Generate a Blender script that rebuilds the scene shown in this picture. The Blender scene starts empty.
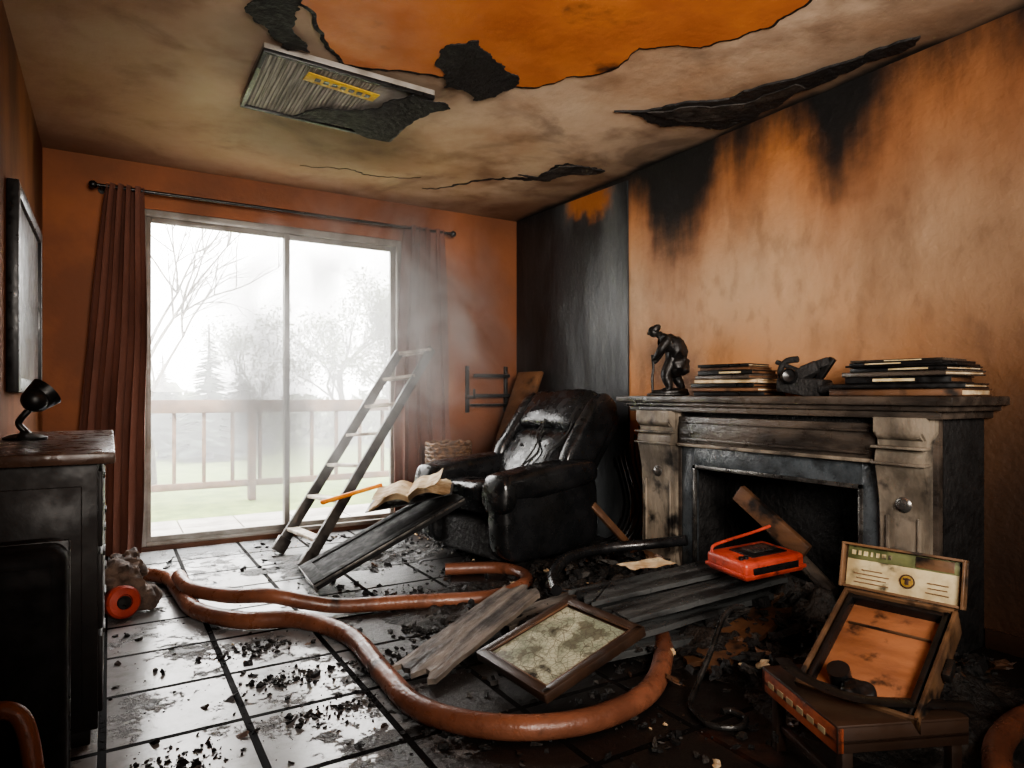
import bpy, bmesh, math, random
from mathutils import Vector, Matrix, Euler, noise as mnoise
random.seed(7)
EYE=1.05
def sr(r,g,b):
    f=lambda c:(c/255/12.92) if c/255<=0.04045 else ((c/255+0.055)/1.055)**2.4
    return (f(r),f(g),f(b),1)
# ---------------------------------------------------------------- node helpers
class S:
    def __init__(s,nt,k): s.nt=nt; s.k=k
    def m(s,op,*a):
        n=s.nt.nodes.new('ShaderNodeMath'); n.operation=op
        s.nt.links.new(s.k,n.inputs[0])
        for i,v in enumerate(a):
            if isinstance(v,S): s.nt.links.new(v.k,n.inputs[i+1])
            else: n.inputs[i+1].default_value=v
        return S(s.nt,n.outputs[0])
    def __add__(s,o): return s.m('ADD',o)
    def __sub__(s,o): return s.m('SUBTRACT',o)
    def __mul__(s,o): return s.m('MULTIPLY',o)
    def abs(s): return s.m('ABSOLUTE')
    def max(s,o): return s.m('MAXIMUM',o)
    def min(s,o): return s.m('MINIMUM',o)
    def inv(s): return (s*-1.0)+1.0
    def ss(s,lo,hi,a=0.0,b=1.0):
        n=s.nt.nodes.new('ShaderNodeMapRange'); n.interpolation_type='SMOOTHSTEP'
        s.nt.links.new(s.k,n.inputs[0]); n.inputs[1].default_value=lo; n.inputs[2].default_value=hi
        n.inputs[3].default_value=a; n.inputs[4].default_value=b
        return S(s.nt,n.outputs[0])
class Mat:
    def __init__(s,name):
        s.m=bpy.data.materials.new(name); s.m.use_nodes=True; s.nt=s.m.node_tree
        s.b=s.nt.nodes['Principled BSDF']; s.out=s.nt.nodes['Material Output']
        tc=s.nt.nodes.new('ShaderNodeTexCoord'); s.co=tc.outputs['Object']
        sp=s.nt.nodes.new('ShaderNodeSeparateXYZ'); s.nt.links.new(s.co,sp.inputs[0])
        s.x,s.y,s.z=[S(s.nt,sp.outputs[i]) for i in range(3)]
    def noise(s,scale=1.0,vec=(1,1,1),detail=5,rough=0.55,off=(0,0,0),dist=0.0):
        mp=s.nt.nodes.new('ShaderNodeMapping'); s.nt.links.new(s.co,mp.inputs[0])
        mp.inputs['Scale'].default_value=vec; mp.inputs['Location'].default_value=off
        n=s.nt.nodes.new('ShaderNodeTexNoise'); s.nt.links.new(mp.outputs[0],n.inputs['Vector'])
        n.inputs['Scale'].default_value=scale; n.inputs['Detail'].default_value=detail
        n.inputs['Roughness'].default_value=rough; n.inputs['Distortion'].default_value=dist
        return S(s.nt,n.outputs[0])
    def voro(s,scale=5,feature='DISTANCE_TO_EDGE',vec=(1,1,1)):
        mp=s.nt.nodes.new('ShaderNodeMapping'); s.nt.links.new(s.co,mp.inputs[0]); mp.inputs['Scale'].default_value=vec
        n=s.nt.nodes.new('ShaderNodeTexVoronoi'); n.feature=feature; n.inputs['Scale'].default_value=scale
        s.nt.links.new(mp.outputs[0],n.inputs['Vector']); return S(s.nt,n.outputs['Distance'])
    def mix(s,f,a,b):
        n=s.nt.nodes.new('ShaderNodeMix'); n.data_type='RGBA'
        for i,v in ((0,f),(6,a),(7,b)):
            if isinstance(v,S): s.nt.links.new(v.k,n.inputs[i])
            else: n.inputs[i].default_value=v
        return S(s.nt,n.outputs[2])
    def set(s,name,v):
        if isinstance(v,S): s.nt.links.new(v.k,s.b.inputs[name])
        else: s.b.inputs[name].default_value=v
    def bump(s,h,strength=0.3,dist=0.01):
        n=s.nt.nodes.new('ShaderNodeBump'); n.inputs['Strength'].default_value=strength; n.inputs['Distance'].default_value=dist
        s.nt.links.new(h.k,n.inputs['Height']); s.nt.links.new(n.outputs[0],s.b.inputs['Normal'])
def simple(name,c1,c2,scale=6,rough=0.6,bump=0.3,bs=40,vec=(1,1,1),soot=None,sc=4,metal=0.0,dist=0.01,spec=None):
    m=Mat(name); n=m.noise(scale,vec); c=m.mix(n.ss(.35,.65),c1,c2)
    if soot is not None:
        k=m.noise(sc,detail=7,off=(3,7,1)).ss(soot-.04,soot+.14); c=m.mix(k,c,sr(20,18,17))
    m.set('Base Color',c); m.set('Roughness',m.noise(scale*3).ss(.3,.7,max(rough-.12,.05),min(rough+.12,1)))
    m.set('Metallic',metal)
    if spec is not None: m.set('Specular IOR Level',spec)
    if bump: m.bump(m.noise(bs,vec),bump,dist)
    return m.m
# ---------------------------------------------------------------- mesh builder
def catmull(P,k=8,closed=False):
    P=[Vector(p) for p in P]; out=[]
    n=len(P)
    for i in range(n-1):
        a=P[max(i-1,0)]; b=P[i]; c=P[i+1]; d=P[min(i+2,n-1)]
        for j in range(k):
            t=j/k
            out.append(0.5*((2*b)+(c-a)*t+(2*a-5*b+4*c-d)*t*t+(3*b-a-3*c+d)*t**3))
    out.append(P[-1]); return out
class B:
    def __init__(s,name,mats,M=None):
        s.name=name; s.mats=mats if isinstance(mats,(list,tuple)) else [mats]; s.bm=bmesh.new(); s.M=M
        s.lay=s.bm.faces.layers.int.new('built')
    def _tag(s,mat):
        L=s.lay
        for f in s.bm.faces:
            if f[L]==0: f[L]=1; f.material_index=mat
    def box(s,c,size,rot=(0,0,0),mat=0,bev=0.004,jit=0,seg=2):
        if isinstance(rot,Matrix): q=rot.to_quaternion()
        else: q=Euler(rot).to_quaternion()
        r=bmesh.ops.create_cube(s.bm,size=1,matrix=Matrix.LocRotScale(Vector(c),q,Vector(size)))
        vs=r['verts']
        if jit:
            for v in vs: v.co+=Vector([random.uniform(-jit,jit) for _ in range(3)])
        if bev:
            es=list({e for v in vs for e in v.link_edges})
            bmesh.ops.bevel(s.bm,geom=es,offset=min(bev,min(size)*.45),segments=seg,affect='EDGES',profile=.5)
        s._tag(mat)
    def bb(s,a,b,mat=0,bev=0.004):
        s.box([(a[i]+b[i])/2 for i in range(3)],[abs(b[i]-a[i]) for i in range(3)],(0,0,0),mat,bev)
    def cyl(s,p0,p1,r0,r1=None,seg=20,mat=0,caps=True):
        p0=Vector(p0);p1=Vector(p1); r1=r0 if r1 is None else r1
        d=p1-p0; q=d.to_track_quat('Z','Y')
        M=Matrix.Translation((p0+p1)/2)@q.to_matrix().to_4x4()
        bmesh.ops.create_cone(s.bm,cap_ends=caps,segments=seg,radius1=max(r0,1e-4),radius2=max(r1,1e-4),depth=d.length,matrix=M)
        s._tag(mat)
    def tube(s,P,r,seg=12,mat=0,k=8,smooth=True,rf=None,flat=None):
        pts=catmull(P,k) if smooth else [Vector(p) for p in P]
        rings=[]; up=Vector((0,0,1)); n=len(pts)
        prev=None
        for i,p in enumerate(pts):
            t=(pts[min(i+1,n-1)]-pts[max(i-1,0)]).normalized()
            if prev is None:
                a=t.cross(up); a=a if a.length>1e-3 else t.cross(Vector((1,0,0)))
            else: a=prev-t*prev.dot(t)
            a.normalize(); prev=a; b=t.cross(a)
            rr=r if rf is None else r*rf(i/(n-1))
            fb=1 if flat is None else flat
            rings.append([s.bm.verts.new(p+(a*math.cos(2*math.pi*j/seg)+b*math.sin(2*math.pi*j/seg)*fb)*rr) for j in range(seg)])
        L=s.lay
        def nf(vs):
            f=s.bm.faces.new(vs); f[L]=1; f.material_index=mat
        for i in range(n-1):
            for j in range(seg): nf((rings[i][j],rings[i][(j+1)%seg],rings[i+1][(j+1)%seg],rings[i+1][j]))
        nf(rings[0][::-1]); nf(rings[-1])
    def lathe(s,prof,c,rot=(0,0,0),seg=28,mat=0):
        q=Euler(rot).to_matrix() if not isinstance(rot,Matrix) else rot; c=Vector(c); rings=[]
        for (r,z) in prof:
            rings.append([s.bm.verts.new(c+q@Vector((r*math.cos(2*math.pi*j/seg),r*math.sin(2*math.pi*j/seg),z))) for j in range(seg)])
        for i in range(len(rings)-1):
            for j in range(seg):
                s.bm.faces.new((rings[i][j],rings[i][(j+1)%seg],rings[i+1][(j+1)%seg],rings[i+1][j]))
        s.bm.faces.new(rings[0][::-1]); s.bm.faces.new(rings[-1]); s._tag(mat)
    def sup(s,c,size,rot=(0,0,0),e=0.4,mat=0,nu=36,nv=20,wr=0.0,ws=6,seed=0):
        q=Euler(rot).to_matrix(); c=Vector(c); 
        def pw(v): return math.copysign(abs(v)**e,v)
        rings=[]
        for i in range(nv+1):
            ph=-math.pi/2+math.pi*i/nv; ring=[]
            for j in range(nu):
                th=2*math.pi*j/nu
                p=Vector((pw(math.cos(ph))*pw(math.cos(th))*size[0]/2,pw(math.cos(ph))*pw(math.sin(th))*size[1]/2,pw(math.sin(ph))*size[2]/2))
                if wr:
                    nn=mnoise.fractal(Vector((p.x*ws+seed,p.y*ws,p.z*ws)),1.0,2.0,3)
                    p+=p.normalized()*nn*wr
                ring.append(s.bm.verts.new(c+q@p))
            rings.append(ring)
        for i in range(nv):
            for j in range(nu):
                try: s.bm.faces.new((rings[i][j],rings[i][(j+1)%nu],rings[i+1][(j+1)%nu],rings[i+1][j]))
                except: pass
        s._tag(mat)
    def prism(s,pts,vec,mat=0):
        vs=[s.bm.verts.new(Vector(p)) for p in pts]; f=s.bm.faces.new(vs)
        r=bmesh.ops.extrude_face_region(s.bm,geom=[f]); 
        for g in r['geom']:
            if isinstance(g,bmesh.types.BMVert): g.co+=Vector(vec)
        s._tag(mat)
    def quad(s,a,b,c,d,mat=0,tag=True):
        f=s.bm.faces.new([s.bm.verts.new(Vector(p)) for p in (a,b,c,d)]); f[s.lay]=1; f.material_index=mat
    def grid(s,fn,nx,ny,mat=0):
        g=[[s.bm.verts.new(Vector(fn(i/nx,j/ny))) for j in range(ny+1)] for i in range(nx+1)]
        for i in range(nx):
            for j in range(ny): s.bm.faces.new((g[i][j],g[i+1][j],g[i+1][j+1],g[i][j+1]))
        s._tag(mat)
    def done(s,angle=35,parent=None,recalc=True):
        if recalc: bmesh.ops.recalc_face_normals(s.bm,faces=s.bm.faces)
        me=bpy.data.meshes.new(s.name); s.bm.to_mesh(me); s.bm.free()
        for m in s.mats: me.materials.append(m)
        me.polygons.foreach_set('use_smooth',[True]*len(me.polygons))
        try: me.set_sharp_from_angle(angle=math.radians(angle))
        except Exception: pass
        o=bpy.data.objects.new(s.name,me); bpy.context.collection.objects.link(o)
        if s.M is not None: o.matrix_world=s.M
        if parent: o.parent=parent
        return o
def TR(loc,rot=(0,0,0)): return Matrix.LocRotScale(Vector(loc),Euler(rot).to_quaternion(),Vector((1,1,1)))
def frame(o,x,y,z):
    M=Matrix((x,y,z)).transposed().to_4x4(); M.translation=Vector(o); return M
def jag(pts,lv=4,amp=.12,closed=True):
    P=[Vector((p[0],p[1])) for p in pts]
    for _ in range(lv):
        Q=[]; n=len(P)
        for i in range(n):
            a=P[i]; b=P[(i+1)%n]; Q.append(a); d=b-a
            if d.length<.015: continue
            Q.append((a+b)/2+Vector((-d.y,d.x))*random.uniform(-amp,amp))
        P=Q
    return P
# ---------------------------------------------------------------- materials
BLK=sr(20,19,18)
m=Mat('burnt_orange_plaster')
nz=m.noise(1.6,(1,1,.6),6); fine=m.noise(9,detail=8); drip=m.noise(1.0,(1,3.5,.55),6,off=(0,2,0))
base=m.mix(nz.ss(.35,.65),sr(192,130,78),sr(168,122,84))
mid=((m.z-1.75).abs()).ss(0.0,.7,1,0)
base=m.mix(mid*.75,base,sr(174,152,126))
base=m.mix(m.noise(2.0,(1,1.3,.8),8,off=(5,0,0)).ss(.44,.72)*.5,base,sr(100,69,47))
base=m.mix(m.noise(7.0,(1,1.3,.8),8,off=(5,3,0)).ss(.5,.7)*.25,base,sr(70,48,34))
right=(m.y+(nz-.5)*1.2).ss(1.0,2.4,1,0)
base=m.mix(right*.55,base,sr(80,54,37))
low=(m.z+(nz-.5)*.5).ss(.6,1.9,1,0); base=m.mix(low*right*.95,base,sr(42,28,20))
g1=((m.y-3.12).abs()).ss(0,.45,1,0); g2=((m.y-2.0).abs()).ss(0,.24,1,0)
L=g1*.42+g2*.36+(drip-.5)*.95+.02
L=L+(fine-.5)*.25+(m.y-2.4)*.06
s1=(L-(m.z*-1+2.6)).ss(-.38,.14)
s0=(L-(m.z*-1+2.6)).ss(-1.0,.1)
base=m.mix(s0*.6,base,sr(118,64,30))
base=m.mix(s1,base,sr(19,18,18))
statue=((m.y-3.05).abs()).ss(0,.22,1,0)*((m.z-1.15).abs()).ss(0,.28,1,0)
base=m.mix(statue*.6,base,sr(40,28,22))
m.set('Base Color',base); m.set('Roughness',.6); m.bump(m.noise(28,detail=8)+m.noise(4)*2.0,.4,.012)
MW_R=m.m
m=Mat('orange_plaster')
nz=m.noise(1.5,detail=6)
base=m.mix(nz.ss(.35,.65),sr(162,96,53),sr(128,74,41))
s=(m.z+(m.noise(2.2)-.5)*.7).ss(2.05,2.75); base=m.mix(s*.55,base,sr(68,38,22))
s=(m.z+(m.noise(2.2,off=(4,4,4))-.5)*.7).ss(.3,1.2,1,0); base=m.mix(s*.75,base,sr(45,28,20))
rr=(m.x+(m.noise(2)-.5)*.6).ss(2.2,2.9); base=m.mix(rr*.55,base,sr(64,36,21))
m.set('Base Color',base); m.set('Roughness',.65); m.bump(m.noise(30,detail=8),.3,.006)
MW_B=m.m
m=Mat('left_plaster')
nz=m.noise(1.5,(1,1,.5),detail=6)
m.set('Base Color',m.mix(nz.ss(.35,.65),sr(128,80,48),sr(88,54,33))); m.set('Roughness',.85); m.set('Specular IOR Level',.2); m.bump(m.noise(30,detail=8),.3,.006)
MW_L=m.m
m=Mat('sooty_ceiling_plaster')
n1=m.noise(1.1,detail=7,rough=.6); n2=m.noise(3.2,detail=8,off=(2,5,0))
c=m.mix(n1.ss(.35,.65),sr(206,184,160),sr(176,144,116))
c=m.mix(n2.ss(.46,.72)*.55,c,sr(114,82,58))
c=m.mix(m.noise(1.6,detail=8,off=(7,2,0),dist=1.0).ss(.5,.7)*.55,c,sr(84,64,50))
e=(m.x+(n2-.5)*.5).ss(2.35,3.15); c=m.mix(e*.62,c,sr(70,50,37))
e=(m.y+(n2-.5)*.9).ss(3.6,5.0)*.55; c=m.mix(e,c,sr(110,70,44))
e=(m.x+(n1-.5)*.9).ss(-.2,.95,1,0)*.65; c=m.mix(e,c,sr(120,82,57))
k=(((m.x-1.15)*(m.x-1.15))+((m.y-4.1)*(m.y-4.1))*1.4+(n2-.5)*.5).ss(0,.6,1,0); c=m.mix(k*.6,c,sr(76,54,38))
k=(((m.x-1.0)*(m.x-1.0))*.8+((m.y-3.15)*(m.y-3.15))*1.6+(n2-.5)*.7).ss(.05,.5,1,0); c=m.mix(k*.45,c,sr(70,54,42))
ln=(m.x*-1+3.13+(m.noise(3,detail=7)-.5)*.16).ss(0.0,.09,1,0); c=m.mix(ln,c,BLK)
m.set('Base Color',c); m.set('Roughness',.75); m.bump(n2+m.noise(20)*.3,.35,.02)
MCEIL=m.m
M_ORANGE=simple('peeled_orange_paint',sr(194,118,62),sr(170,96,48),2,.5,.2,25,soot=.64,sc=3)
M_CHAR=simple('char',sr(28,27,27),sr(13,12,12),8,.7,.8,35,dist=.02)
M_CHARG=simple('char_grey',sr(62,58,54),sr(24,22,21),9,.7,.8,30,dist=.02)
m=Mat('charred_panel_paint')
n=m.noise(3,(1,1,.35),7); c=m.mix(n.ss(.4,.7),sr(36,39,41),sr(76,80,82))
top=(m.z+(m.noise(7)-.5)*.3-((m.y-3.58)*.12)).ss(2.30,2.42); c=m.mix(top*((m.y-4.05+(m.noise(9)-.5)*.2).abs()).ss(.18,.34,1,0)*.9,c,sr(150,92,48))
bb=(m.y+(m.noise(5)-.5)*.3).ss(4.3,4.7); c=m.mix(bb*.8,c,sr(14,14,14))
m.set('Base Color',c); m.set('Roughness',.42); m.bump(m.noise(7,(1,1,.4),8),.6,.02); M_PANEL=m.m
m=Mat('sooty_wet_tile')
br=m.nt.nodes.new('ShaderNodeTexBrick'); mp=m.nt.nodes.new('ShaderNodeMapping'); m.nt.links.new(m.co,mp.inputs[0])
mp.inputs['Location'].default_value=(.02,.1,0)
m.nt.links.new(mp.outputs[0],br.inputs['Vector']); br.offset=0; br.inputs['Scale'].default_value=1
br.inputs['Brick Width'].default_value=.40; br.inputs['Row Height'].default_value=.40; br.inputs['Mortar Size'].default_value=.012; br.inputs['Mortar Smooth'].default_value=.1
br.inputs['Color1'].default_value=sr(160,163,165); br.inputs['Color2'].default_value=sr(138,141,143); br.inputs['Mortar'].default_value=sr(14,13,13)
tile=S(m.nt,br.outputs['Color']); mort=S(m.nt,br.outputs['Fac'])
big=m.noise(1.9,detail=9,rough=.7); med=m.noise(6,detail=9,rough=.7,off=(3,1,0)); sm=m.noise(26,detail=6,rough=.7)
tile=m.mix(med.ss(.4,.7)*.5,tile,sr(76,76,76))
tile=m.mix(mort,tile,sr(14,13,13))
smear=m.noise(3.2,(1,1,1),9,.75,off=(1,4,0)).ss(.57,.63)
bias=(m.x).ss(.7,1.45)*.34
near=(m.y).ss(1.7,2.3,.05,0)
mask=(big*.5+med*.42+sm*.2+bias+near)
k=(mask.ss(.59,.65)).max(smear*.75)
c=m.mix(k,tile,sr(25,23,22))
rust=m.noise(2.2,off=(8,8,0)).ss(.6,.7)*(m.x).ss(.9,1.6); c=m.mix(rust*.5,c,sr(84,44,25))
m.set('Base Color',c); m.set('Roughness',(k*.22)+.2+(med-.5)*.2+mort*.5)
m.set('Specular IOR Level',mort.ss(0,1,.6,.05))
m.bump((k*1.0+sm*.8*k+med*.08)+mort*-1.6,.6,.012)
MFLOOR=m.m
m=Mat('ash'); n=m.noise(9,detail=8)
m.set('Base Color',m.mix(n.ss(.45,.7),sr(20,19,18),sr(58,52,47))); m.set('Roughness',.6); m.bump(m.noise(40,detail=8),1,.02); M_ASH=m.m
M_BROWNW=simple('dark_stained_wood',sr(66,48,37),sr(34,25,20),3,.42,.15,20,(1,.15,1))
M_CASE=simple('scorched_case_wood',sr(112,84,60),sr(62,44,32),5,.5,.4,30,(.3,1,1),soot=.53,sc=9)
M_DRESS=simple('dresser_wood',sr(36,30,27),sr(23,19,18),4,.55,.12,30,(1,.2,1),soot=.55)
M_DRTOP=simple('dresser_top',sr(88,68,57),sr(58,44,37),5,.3,.12,40,(1,.3,1),soot=.6,sc=8)
M_LEATHER=simple('black_leather',sr(30,31,33),sr(20,21,22),5,.27,.16,70,dist=.004,spec=.6)
M_HOSE=simple('orange_hose_rubber',sr(136,88,66),sr(102,64,48),4,.34,.3,50,soot=.6,sc=7)
M_BHOSE=simple('black_rubber',sr(34,35,37),sr(20,20,21),8,.3,.2,50)
M_STONE=simple('scorched_mantel_wood',sr(134,124,110),sr(80,73,64),7,.5,.6,30,(1,1,.5),soot=.55,sc=7)
M_MDARK=simple('charred_mantel_top',sr(82,73,65),sr(38,34,31),8,.36,.5,40,(1,.3,1))
M_SLATE=simple('slate_surround',sr(72,78,82),sr(44,48,51),8,.35,.3,40,soot=.6,sc=5)
M_STEEL=simple('sooty_steel',sr(120,118,114),sr(70,68,66),10,.35,.2,40,metal=.8)
M_IRON=simple('dark_iron',sr(60,59,58),sr(30,29,28),10,.3,.2,40,metal=.5)
M_ALU=simple('aluminium_frame',sr(150,146,140),sr(118,112,104),6,.4,.1,40)
M_CURT=simple('rust_curtain',sr(122,80,66),sr(94,60,49),3,.8,.3,120,(1,1,.3),soot=.68,sc=2)
M_RUNG=simple('worn_paint_rung',sr(216,206,192),sr(140,128,114),12,.5,.3,40)
M_LADR=simple('ladder_rail',sr(74,70,66),sr(36,34,33),9,.4,.3,40,metal=.2)
M_PAPER=simple('scorched_paper',sr(214,196,164),sr(172,144,108),12,.8,.3,60,soot=.64,sc=12)
M_OHAND=simple('orange_handle',sr(236,150,40),sr(214,120,30),9,.4,.1,40)
M_RED=simple('red_plastic',sr(190,80,60),sr(154,58,44),9,.4,.3,40,soot=.58,sc=14)
M_GREYW=simple('grey_charred_wood',sr(122,112,102),sr(48,44,41),10,.6,.8,30,(.25,1.5,1),dist=.01)
M_DKW=simple('black_slat',sr(76,78,78),sr(30,30,30),9,.36,.7,30,(.25,1.5,1),dist=.01)
M_DOOR=simple('scorched_black_paint',sr(34,34,35),sr(20,20,20),9,.75,.2,30,(.5,1.2,1),dist=.006,spec=.25)
M_TANW=simple('tan_wood',sr(104,74,52),sr(70,48,34),6,.5,.4,30,(1,.2,1),soot=.56,sc=7)
M_ORW=simple('orange_wood_panel',sr(162,108,74),sr(124,78,52),7,.5,.4,30,(.4,1,1),soot=.58,sc=16)
M_ORP=simple('orange_printed_board',sr(176,94,60),sr(140,70,44),9,.5,.2,40,soot=.56,sc=12)
M_BLKP=simple('black_plastic',sr(24,24,25),sr(17,17,17),12,.38,.06,60)
M_BRONZE=simple('black_bronze',sr(34,32,31),sr(16,15,15),14,.4,.6,40,metal=.2)
M_CLOTH=simple('grey_cloth',sr(112,94,82),sr(62,50,44),14,.85,.5,60)
M_YEL=simple('yellow_label',sr(214,178,50),sr(190,150,36),20,.5,.1,40,soot=.64,sc=20)
M_GOLD=simple('gold_emblem',sr(170,138,66),sr(120,94,44),30,.4,.1,40)
M_CREAM=simple('cream_label',sr(196,182,146),sr(162,144,108),14,.5,.1,40,soot=.6,sc=14)
M_GREEN=simple('olive_label',sr(104,106,70),sr(70,74,46),14,.5,.1,40,soot=.6,sc=18)
M_WICK=simple('wicker',sr(122,90,62),sr(64,45,32),40,.6,.8,90)
m=Mat('map_print'); v=m.voro(20); n=m.noise(9,detail=6)
c=m.mix(n.ss(.4,.6),sr(190,192,168),sr(144,152,132)); c=m.mix(v.ss(0,.035,1,0)*.8,c,sr(90,84,70)); c=m.mix(m.noise(12,detail=8).ss(.52,.6)*.8,c,sr(100,98,84))
v2=m.voro(48); c=m.mix(v2.ss(0,.1,1,0)*.5,c,sr(84,82,74)); c=m.mix(m.noise(7,detail=8,off=(5,5,5)).ss(.6,.7),c,sr(40,36,32))
m.set('Base Color',c); m.set('Roughness',.2); M_MAP=m.m
m=Mat('ribbed_foam'); n=m.noise(30,detail=6); w=m.noise(60,(1,.05,1))
m.set('Base Color',m.mix(w.ss(.4,.6),sr(156,150,142),sr(104,100,96))); m.set('Roughness',.7); m.bump(w,.3,.01); M_FOAM=m.m
m=Mat('door_glass'); nt=m.nt; tr=nt.nodes.new('ShaderNodeBsdfTransparent'); gl=nt.nodes.new('ShaderNodeBsdfGlossy'); gl.inputs['Roughness'].default_value=.03
mx=nt.nodes.new('ShaderNodeMixShader'); mx.inputs[0].default_value=.04; nt.links.new(tr.outputs[0],mx.inputs[1]); nt.links.new(gl.outputs[0],mx.inputs[2]); nt.links.new(mx.outputs[0],m.out.inputs[0]); M_GLASS=m.m
M_PAVE=simple('patio_pavers',sr(150,146,138),sr(120,116,110),3,.6,.3,20)
M_GRASS=simple('lawn_grass',sr(112,126,70),sr(86,102,52),5,.9,.6,60)
M_FENCE=simple('deck_rail_wood',sr(110,88,70),sr(84,66,54),5,.7,.3,30)
M_BARK=simple('bark',sr(100,95,88),sr(76,71,66),9,.9,.4,20)
M_LEAF=simple('spring_leaf',sr(112,122,86),sr(90,102,70),5,.9,0)
M_CONIF=simple('conifer_needles',sr(84,98,84),sr(66,80,68),5,.9,0)
# ---------------------------------------------------------------- room shell
XL,XR,YB,YF,H=-.36,3.13,5.09,-1.3,2.6
b=B('floor',MFLOOR); b.bb((XL-.1,YF-.1,-.1),(XR+.1,YB+.12,0),bev=0); b.done()
b=B('ceiling',MCEIL); b.bb((XL-.1,YF-.1,H),(XR+.1,YB+.12,H+.1),bev=0); CE=b.done()
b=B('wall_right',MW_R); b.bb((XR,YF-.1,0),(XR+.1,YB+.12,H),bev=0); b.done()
b=B('wall_left',MW_L); b.bb((XL-.1,YF-.1,0),(XL,YB+.12,H),bev=0); b.done()
b=B('wall_front',MW_L); b.bb((XL,YF-.1,0),(XR,YF,H),bev=0); b.done()
DX0,DX1,DZ0,DZ1=.17,2.03,.03,2.3
for a,c in(((XL,YB,0),(DX0,YB+.12,H)),((DX1,YB,0),(XR,YB+.12,H)),((DX0,YB,DZ1),(DX1,YB+.12,H)),((DX0,YB,0),(DX1,YB+.12,DZ0))):
    b=B('wall_back',MW_B); b.bb(a,c,bev=0); b.done()
b=B('trim_1',M_PANEL); b.prism([(XR-.014,3.58,0),(XR-.014,5.085,0),(XR-.014,5.085,2.598),(XR-.014,3.6,2.56)],(.013,0,0)); b.done()
b=B('baseboard_right',M_BROWNW); b.bb((XR-.015,YF+.02,0),(XR-.001,1.36,.08),bev=.003); b.done()
b=B('baseboard_back',M_BROWNW); b.bb((2.05,YB-.015,0),(XR-.02,YB-.001,.09),bev=.003); b.bb((XL+.01,YB-.015,0),(.16,YB-.001,.09),bev=.003); b.done()
def slab(name,pts,z0,z1,mat,lv=4,amp=.12,sag=None):
    P=jag(pts,lv,amp); b=B(name,mat); b.prism([(p.x,p.y,z0) for p in P],(0,0,z1-z0)); return b.done(parent=CE)
oc=[(.64,2.67),(.70,2.70),(.87,2.98),(.94,3.06),(1.32,2.94),(1.67,2.93),(1.84,2.78),(2.01,2.52),(2.01,2.24),(2.24,2.10),(2.32,1.95),(2.35,1.72),(2.33,1.3),(2.2,.4),(.5,.3),(.3,1.2),(.5,2.0)]
random.seed(3); slab('orange_layer_edge',[(x+(x-1.3)*.02,y+(y-1.6)*.022) for x,y in oc],H-.005,H-.0005,M_CHAR,4,.13)
random.seed(3); slab('orange_layer',oc,H-.010,H-.0055,M_ORANGE,4,.12)
random.seed(12); slab('burn_hole',[(1.29,2.83),(1.27,2.66),(1.37,2.55),(1.50,2.66),(1.60,2.72),(1.73,2.80),(1.70,2.95),(1.62,3.08),(1.52,3.0),(1.43,3.03),(1.38,2.9)],H-.016,H-.011,M_CHAR,4,.2)
random.seed(5); slab('burn_hole_small',[(.45,2.5),(.66,2.60),(.64,2.75),(.77,3.03),(.68,3.06),(.60,2.98),(.52,2.9),(.47,2.77)],H-.016,H-.011,M_CHAR,4,.2)
cr=[(2.35,2.82),(2.61,2.52),(2.77,2.36),(2.92,1.85),(2.99,1.55),(3.05,1.66),(3.01,2.21),(3.08,2.5),(3.05,2.67),(2.9,2.72),(2.705,2.84),(2.5,2.79)]
random.seed(6); slab('torn_plaster',cr,H-.012,H-.002,M_CHAR,4,.15)
random.seed(8); slab('torn_lath',[(2.5,2.72),(2.75,2.5),(2.9,2.1),(2.98,2.1),(2.95,2.5),(2.8,2.68)],H-.018,H-.0125,M_CHARG,3,.15)
def crack(name,P,w):
    pts=catmull([(p[0],p[1],0) for p in P],10); b=B(name,M_CHAR); L=[];Rr=[]
    for i,p in enumerate(pts):
        t=(pts[min(i+1,len(pts)-1)]-pts[max(i-1,0)]).normalized(); n=Vector((-t.y,t.x,0))
        ww=w*math.sin(math.pi*(i+.3)/(len(pts)))*random.uniform(.3,1.4); o=n*random.uniform(-.015,.015)
        L.append((p.x+n.x*ww+o.x,p.y+n.y*ww+o.y,H-.004)); Rr.append((p.x-n.x*ww+o.x,p.y-n.y*ww+o.y,H-.004))
    b.prism(L+Rr[::-1],(0,0,.003)); b.done(parent=CE)
crack('crack_1',[(2.0,4.62),(2.12,4.55),(2.29,4.24),(2.45,4.1),(2.63,3.98),(2.6,3.68),(2.75,3.62),(2.92,3.60)],.02)
random.seed(9); slab('burn_patch_corner',[(2.45,3.98),(2.60,3.95),(2.62,3.68),(2.78,3.6),(2.92,3.60),(2.9,3.7),(2.75,3.8),(2.72,3.98)],H-.01,H-.004,M_CHARG,4,.15)
crack('crack_2',[(1.1,4.6),(1.4,4.5),(1.6,4.55),(1.9,4.4)],.004)
b=B('ceiling_vent',[M_ALU,M_FOAM,M_CHAR,M_YEL,M_BLKP],TR((.99,3.38,H-.03),(math.radians(-1.5),math.radians(1.5),0)))
b.box((0,0,0),(.82,.62,.03),bev=.003)
for i in range(30): b.box((-.39+i*.018,0,-.018),(.0145,.57,.005),mat=1,bev=0)
for y in(-.3,.3): b.box((0,y,-.02),(.82,.02,.02),mat=4,bev=.002)
for x in(-.402,.402): b.box((x,0,-.02),(.02,.6,.02),mat=4,bev=.002)
b.box((-.02,-.17,-.027),(.36,.085,.004),rot=(0,0,math.radians(6)),mat=3,bev=.001)
for i in range(7): b.box((-.14+i*.042,-.18+i*.004,-.0295),(.026,.03,.002),mat=4,bev=0)
random.seed(15)
P=jag([(-.22,.29),(-.08,.12),(.06,.05),(.2,-.06),(.3,-.3),(.46,-.3),(.52,-.26),(.42,-.05),(.4,.3)],4,.14)
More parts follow.
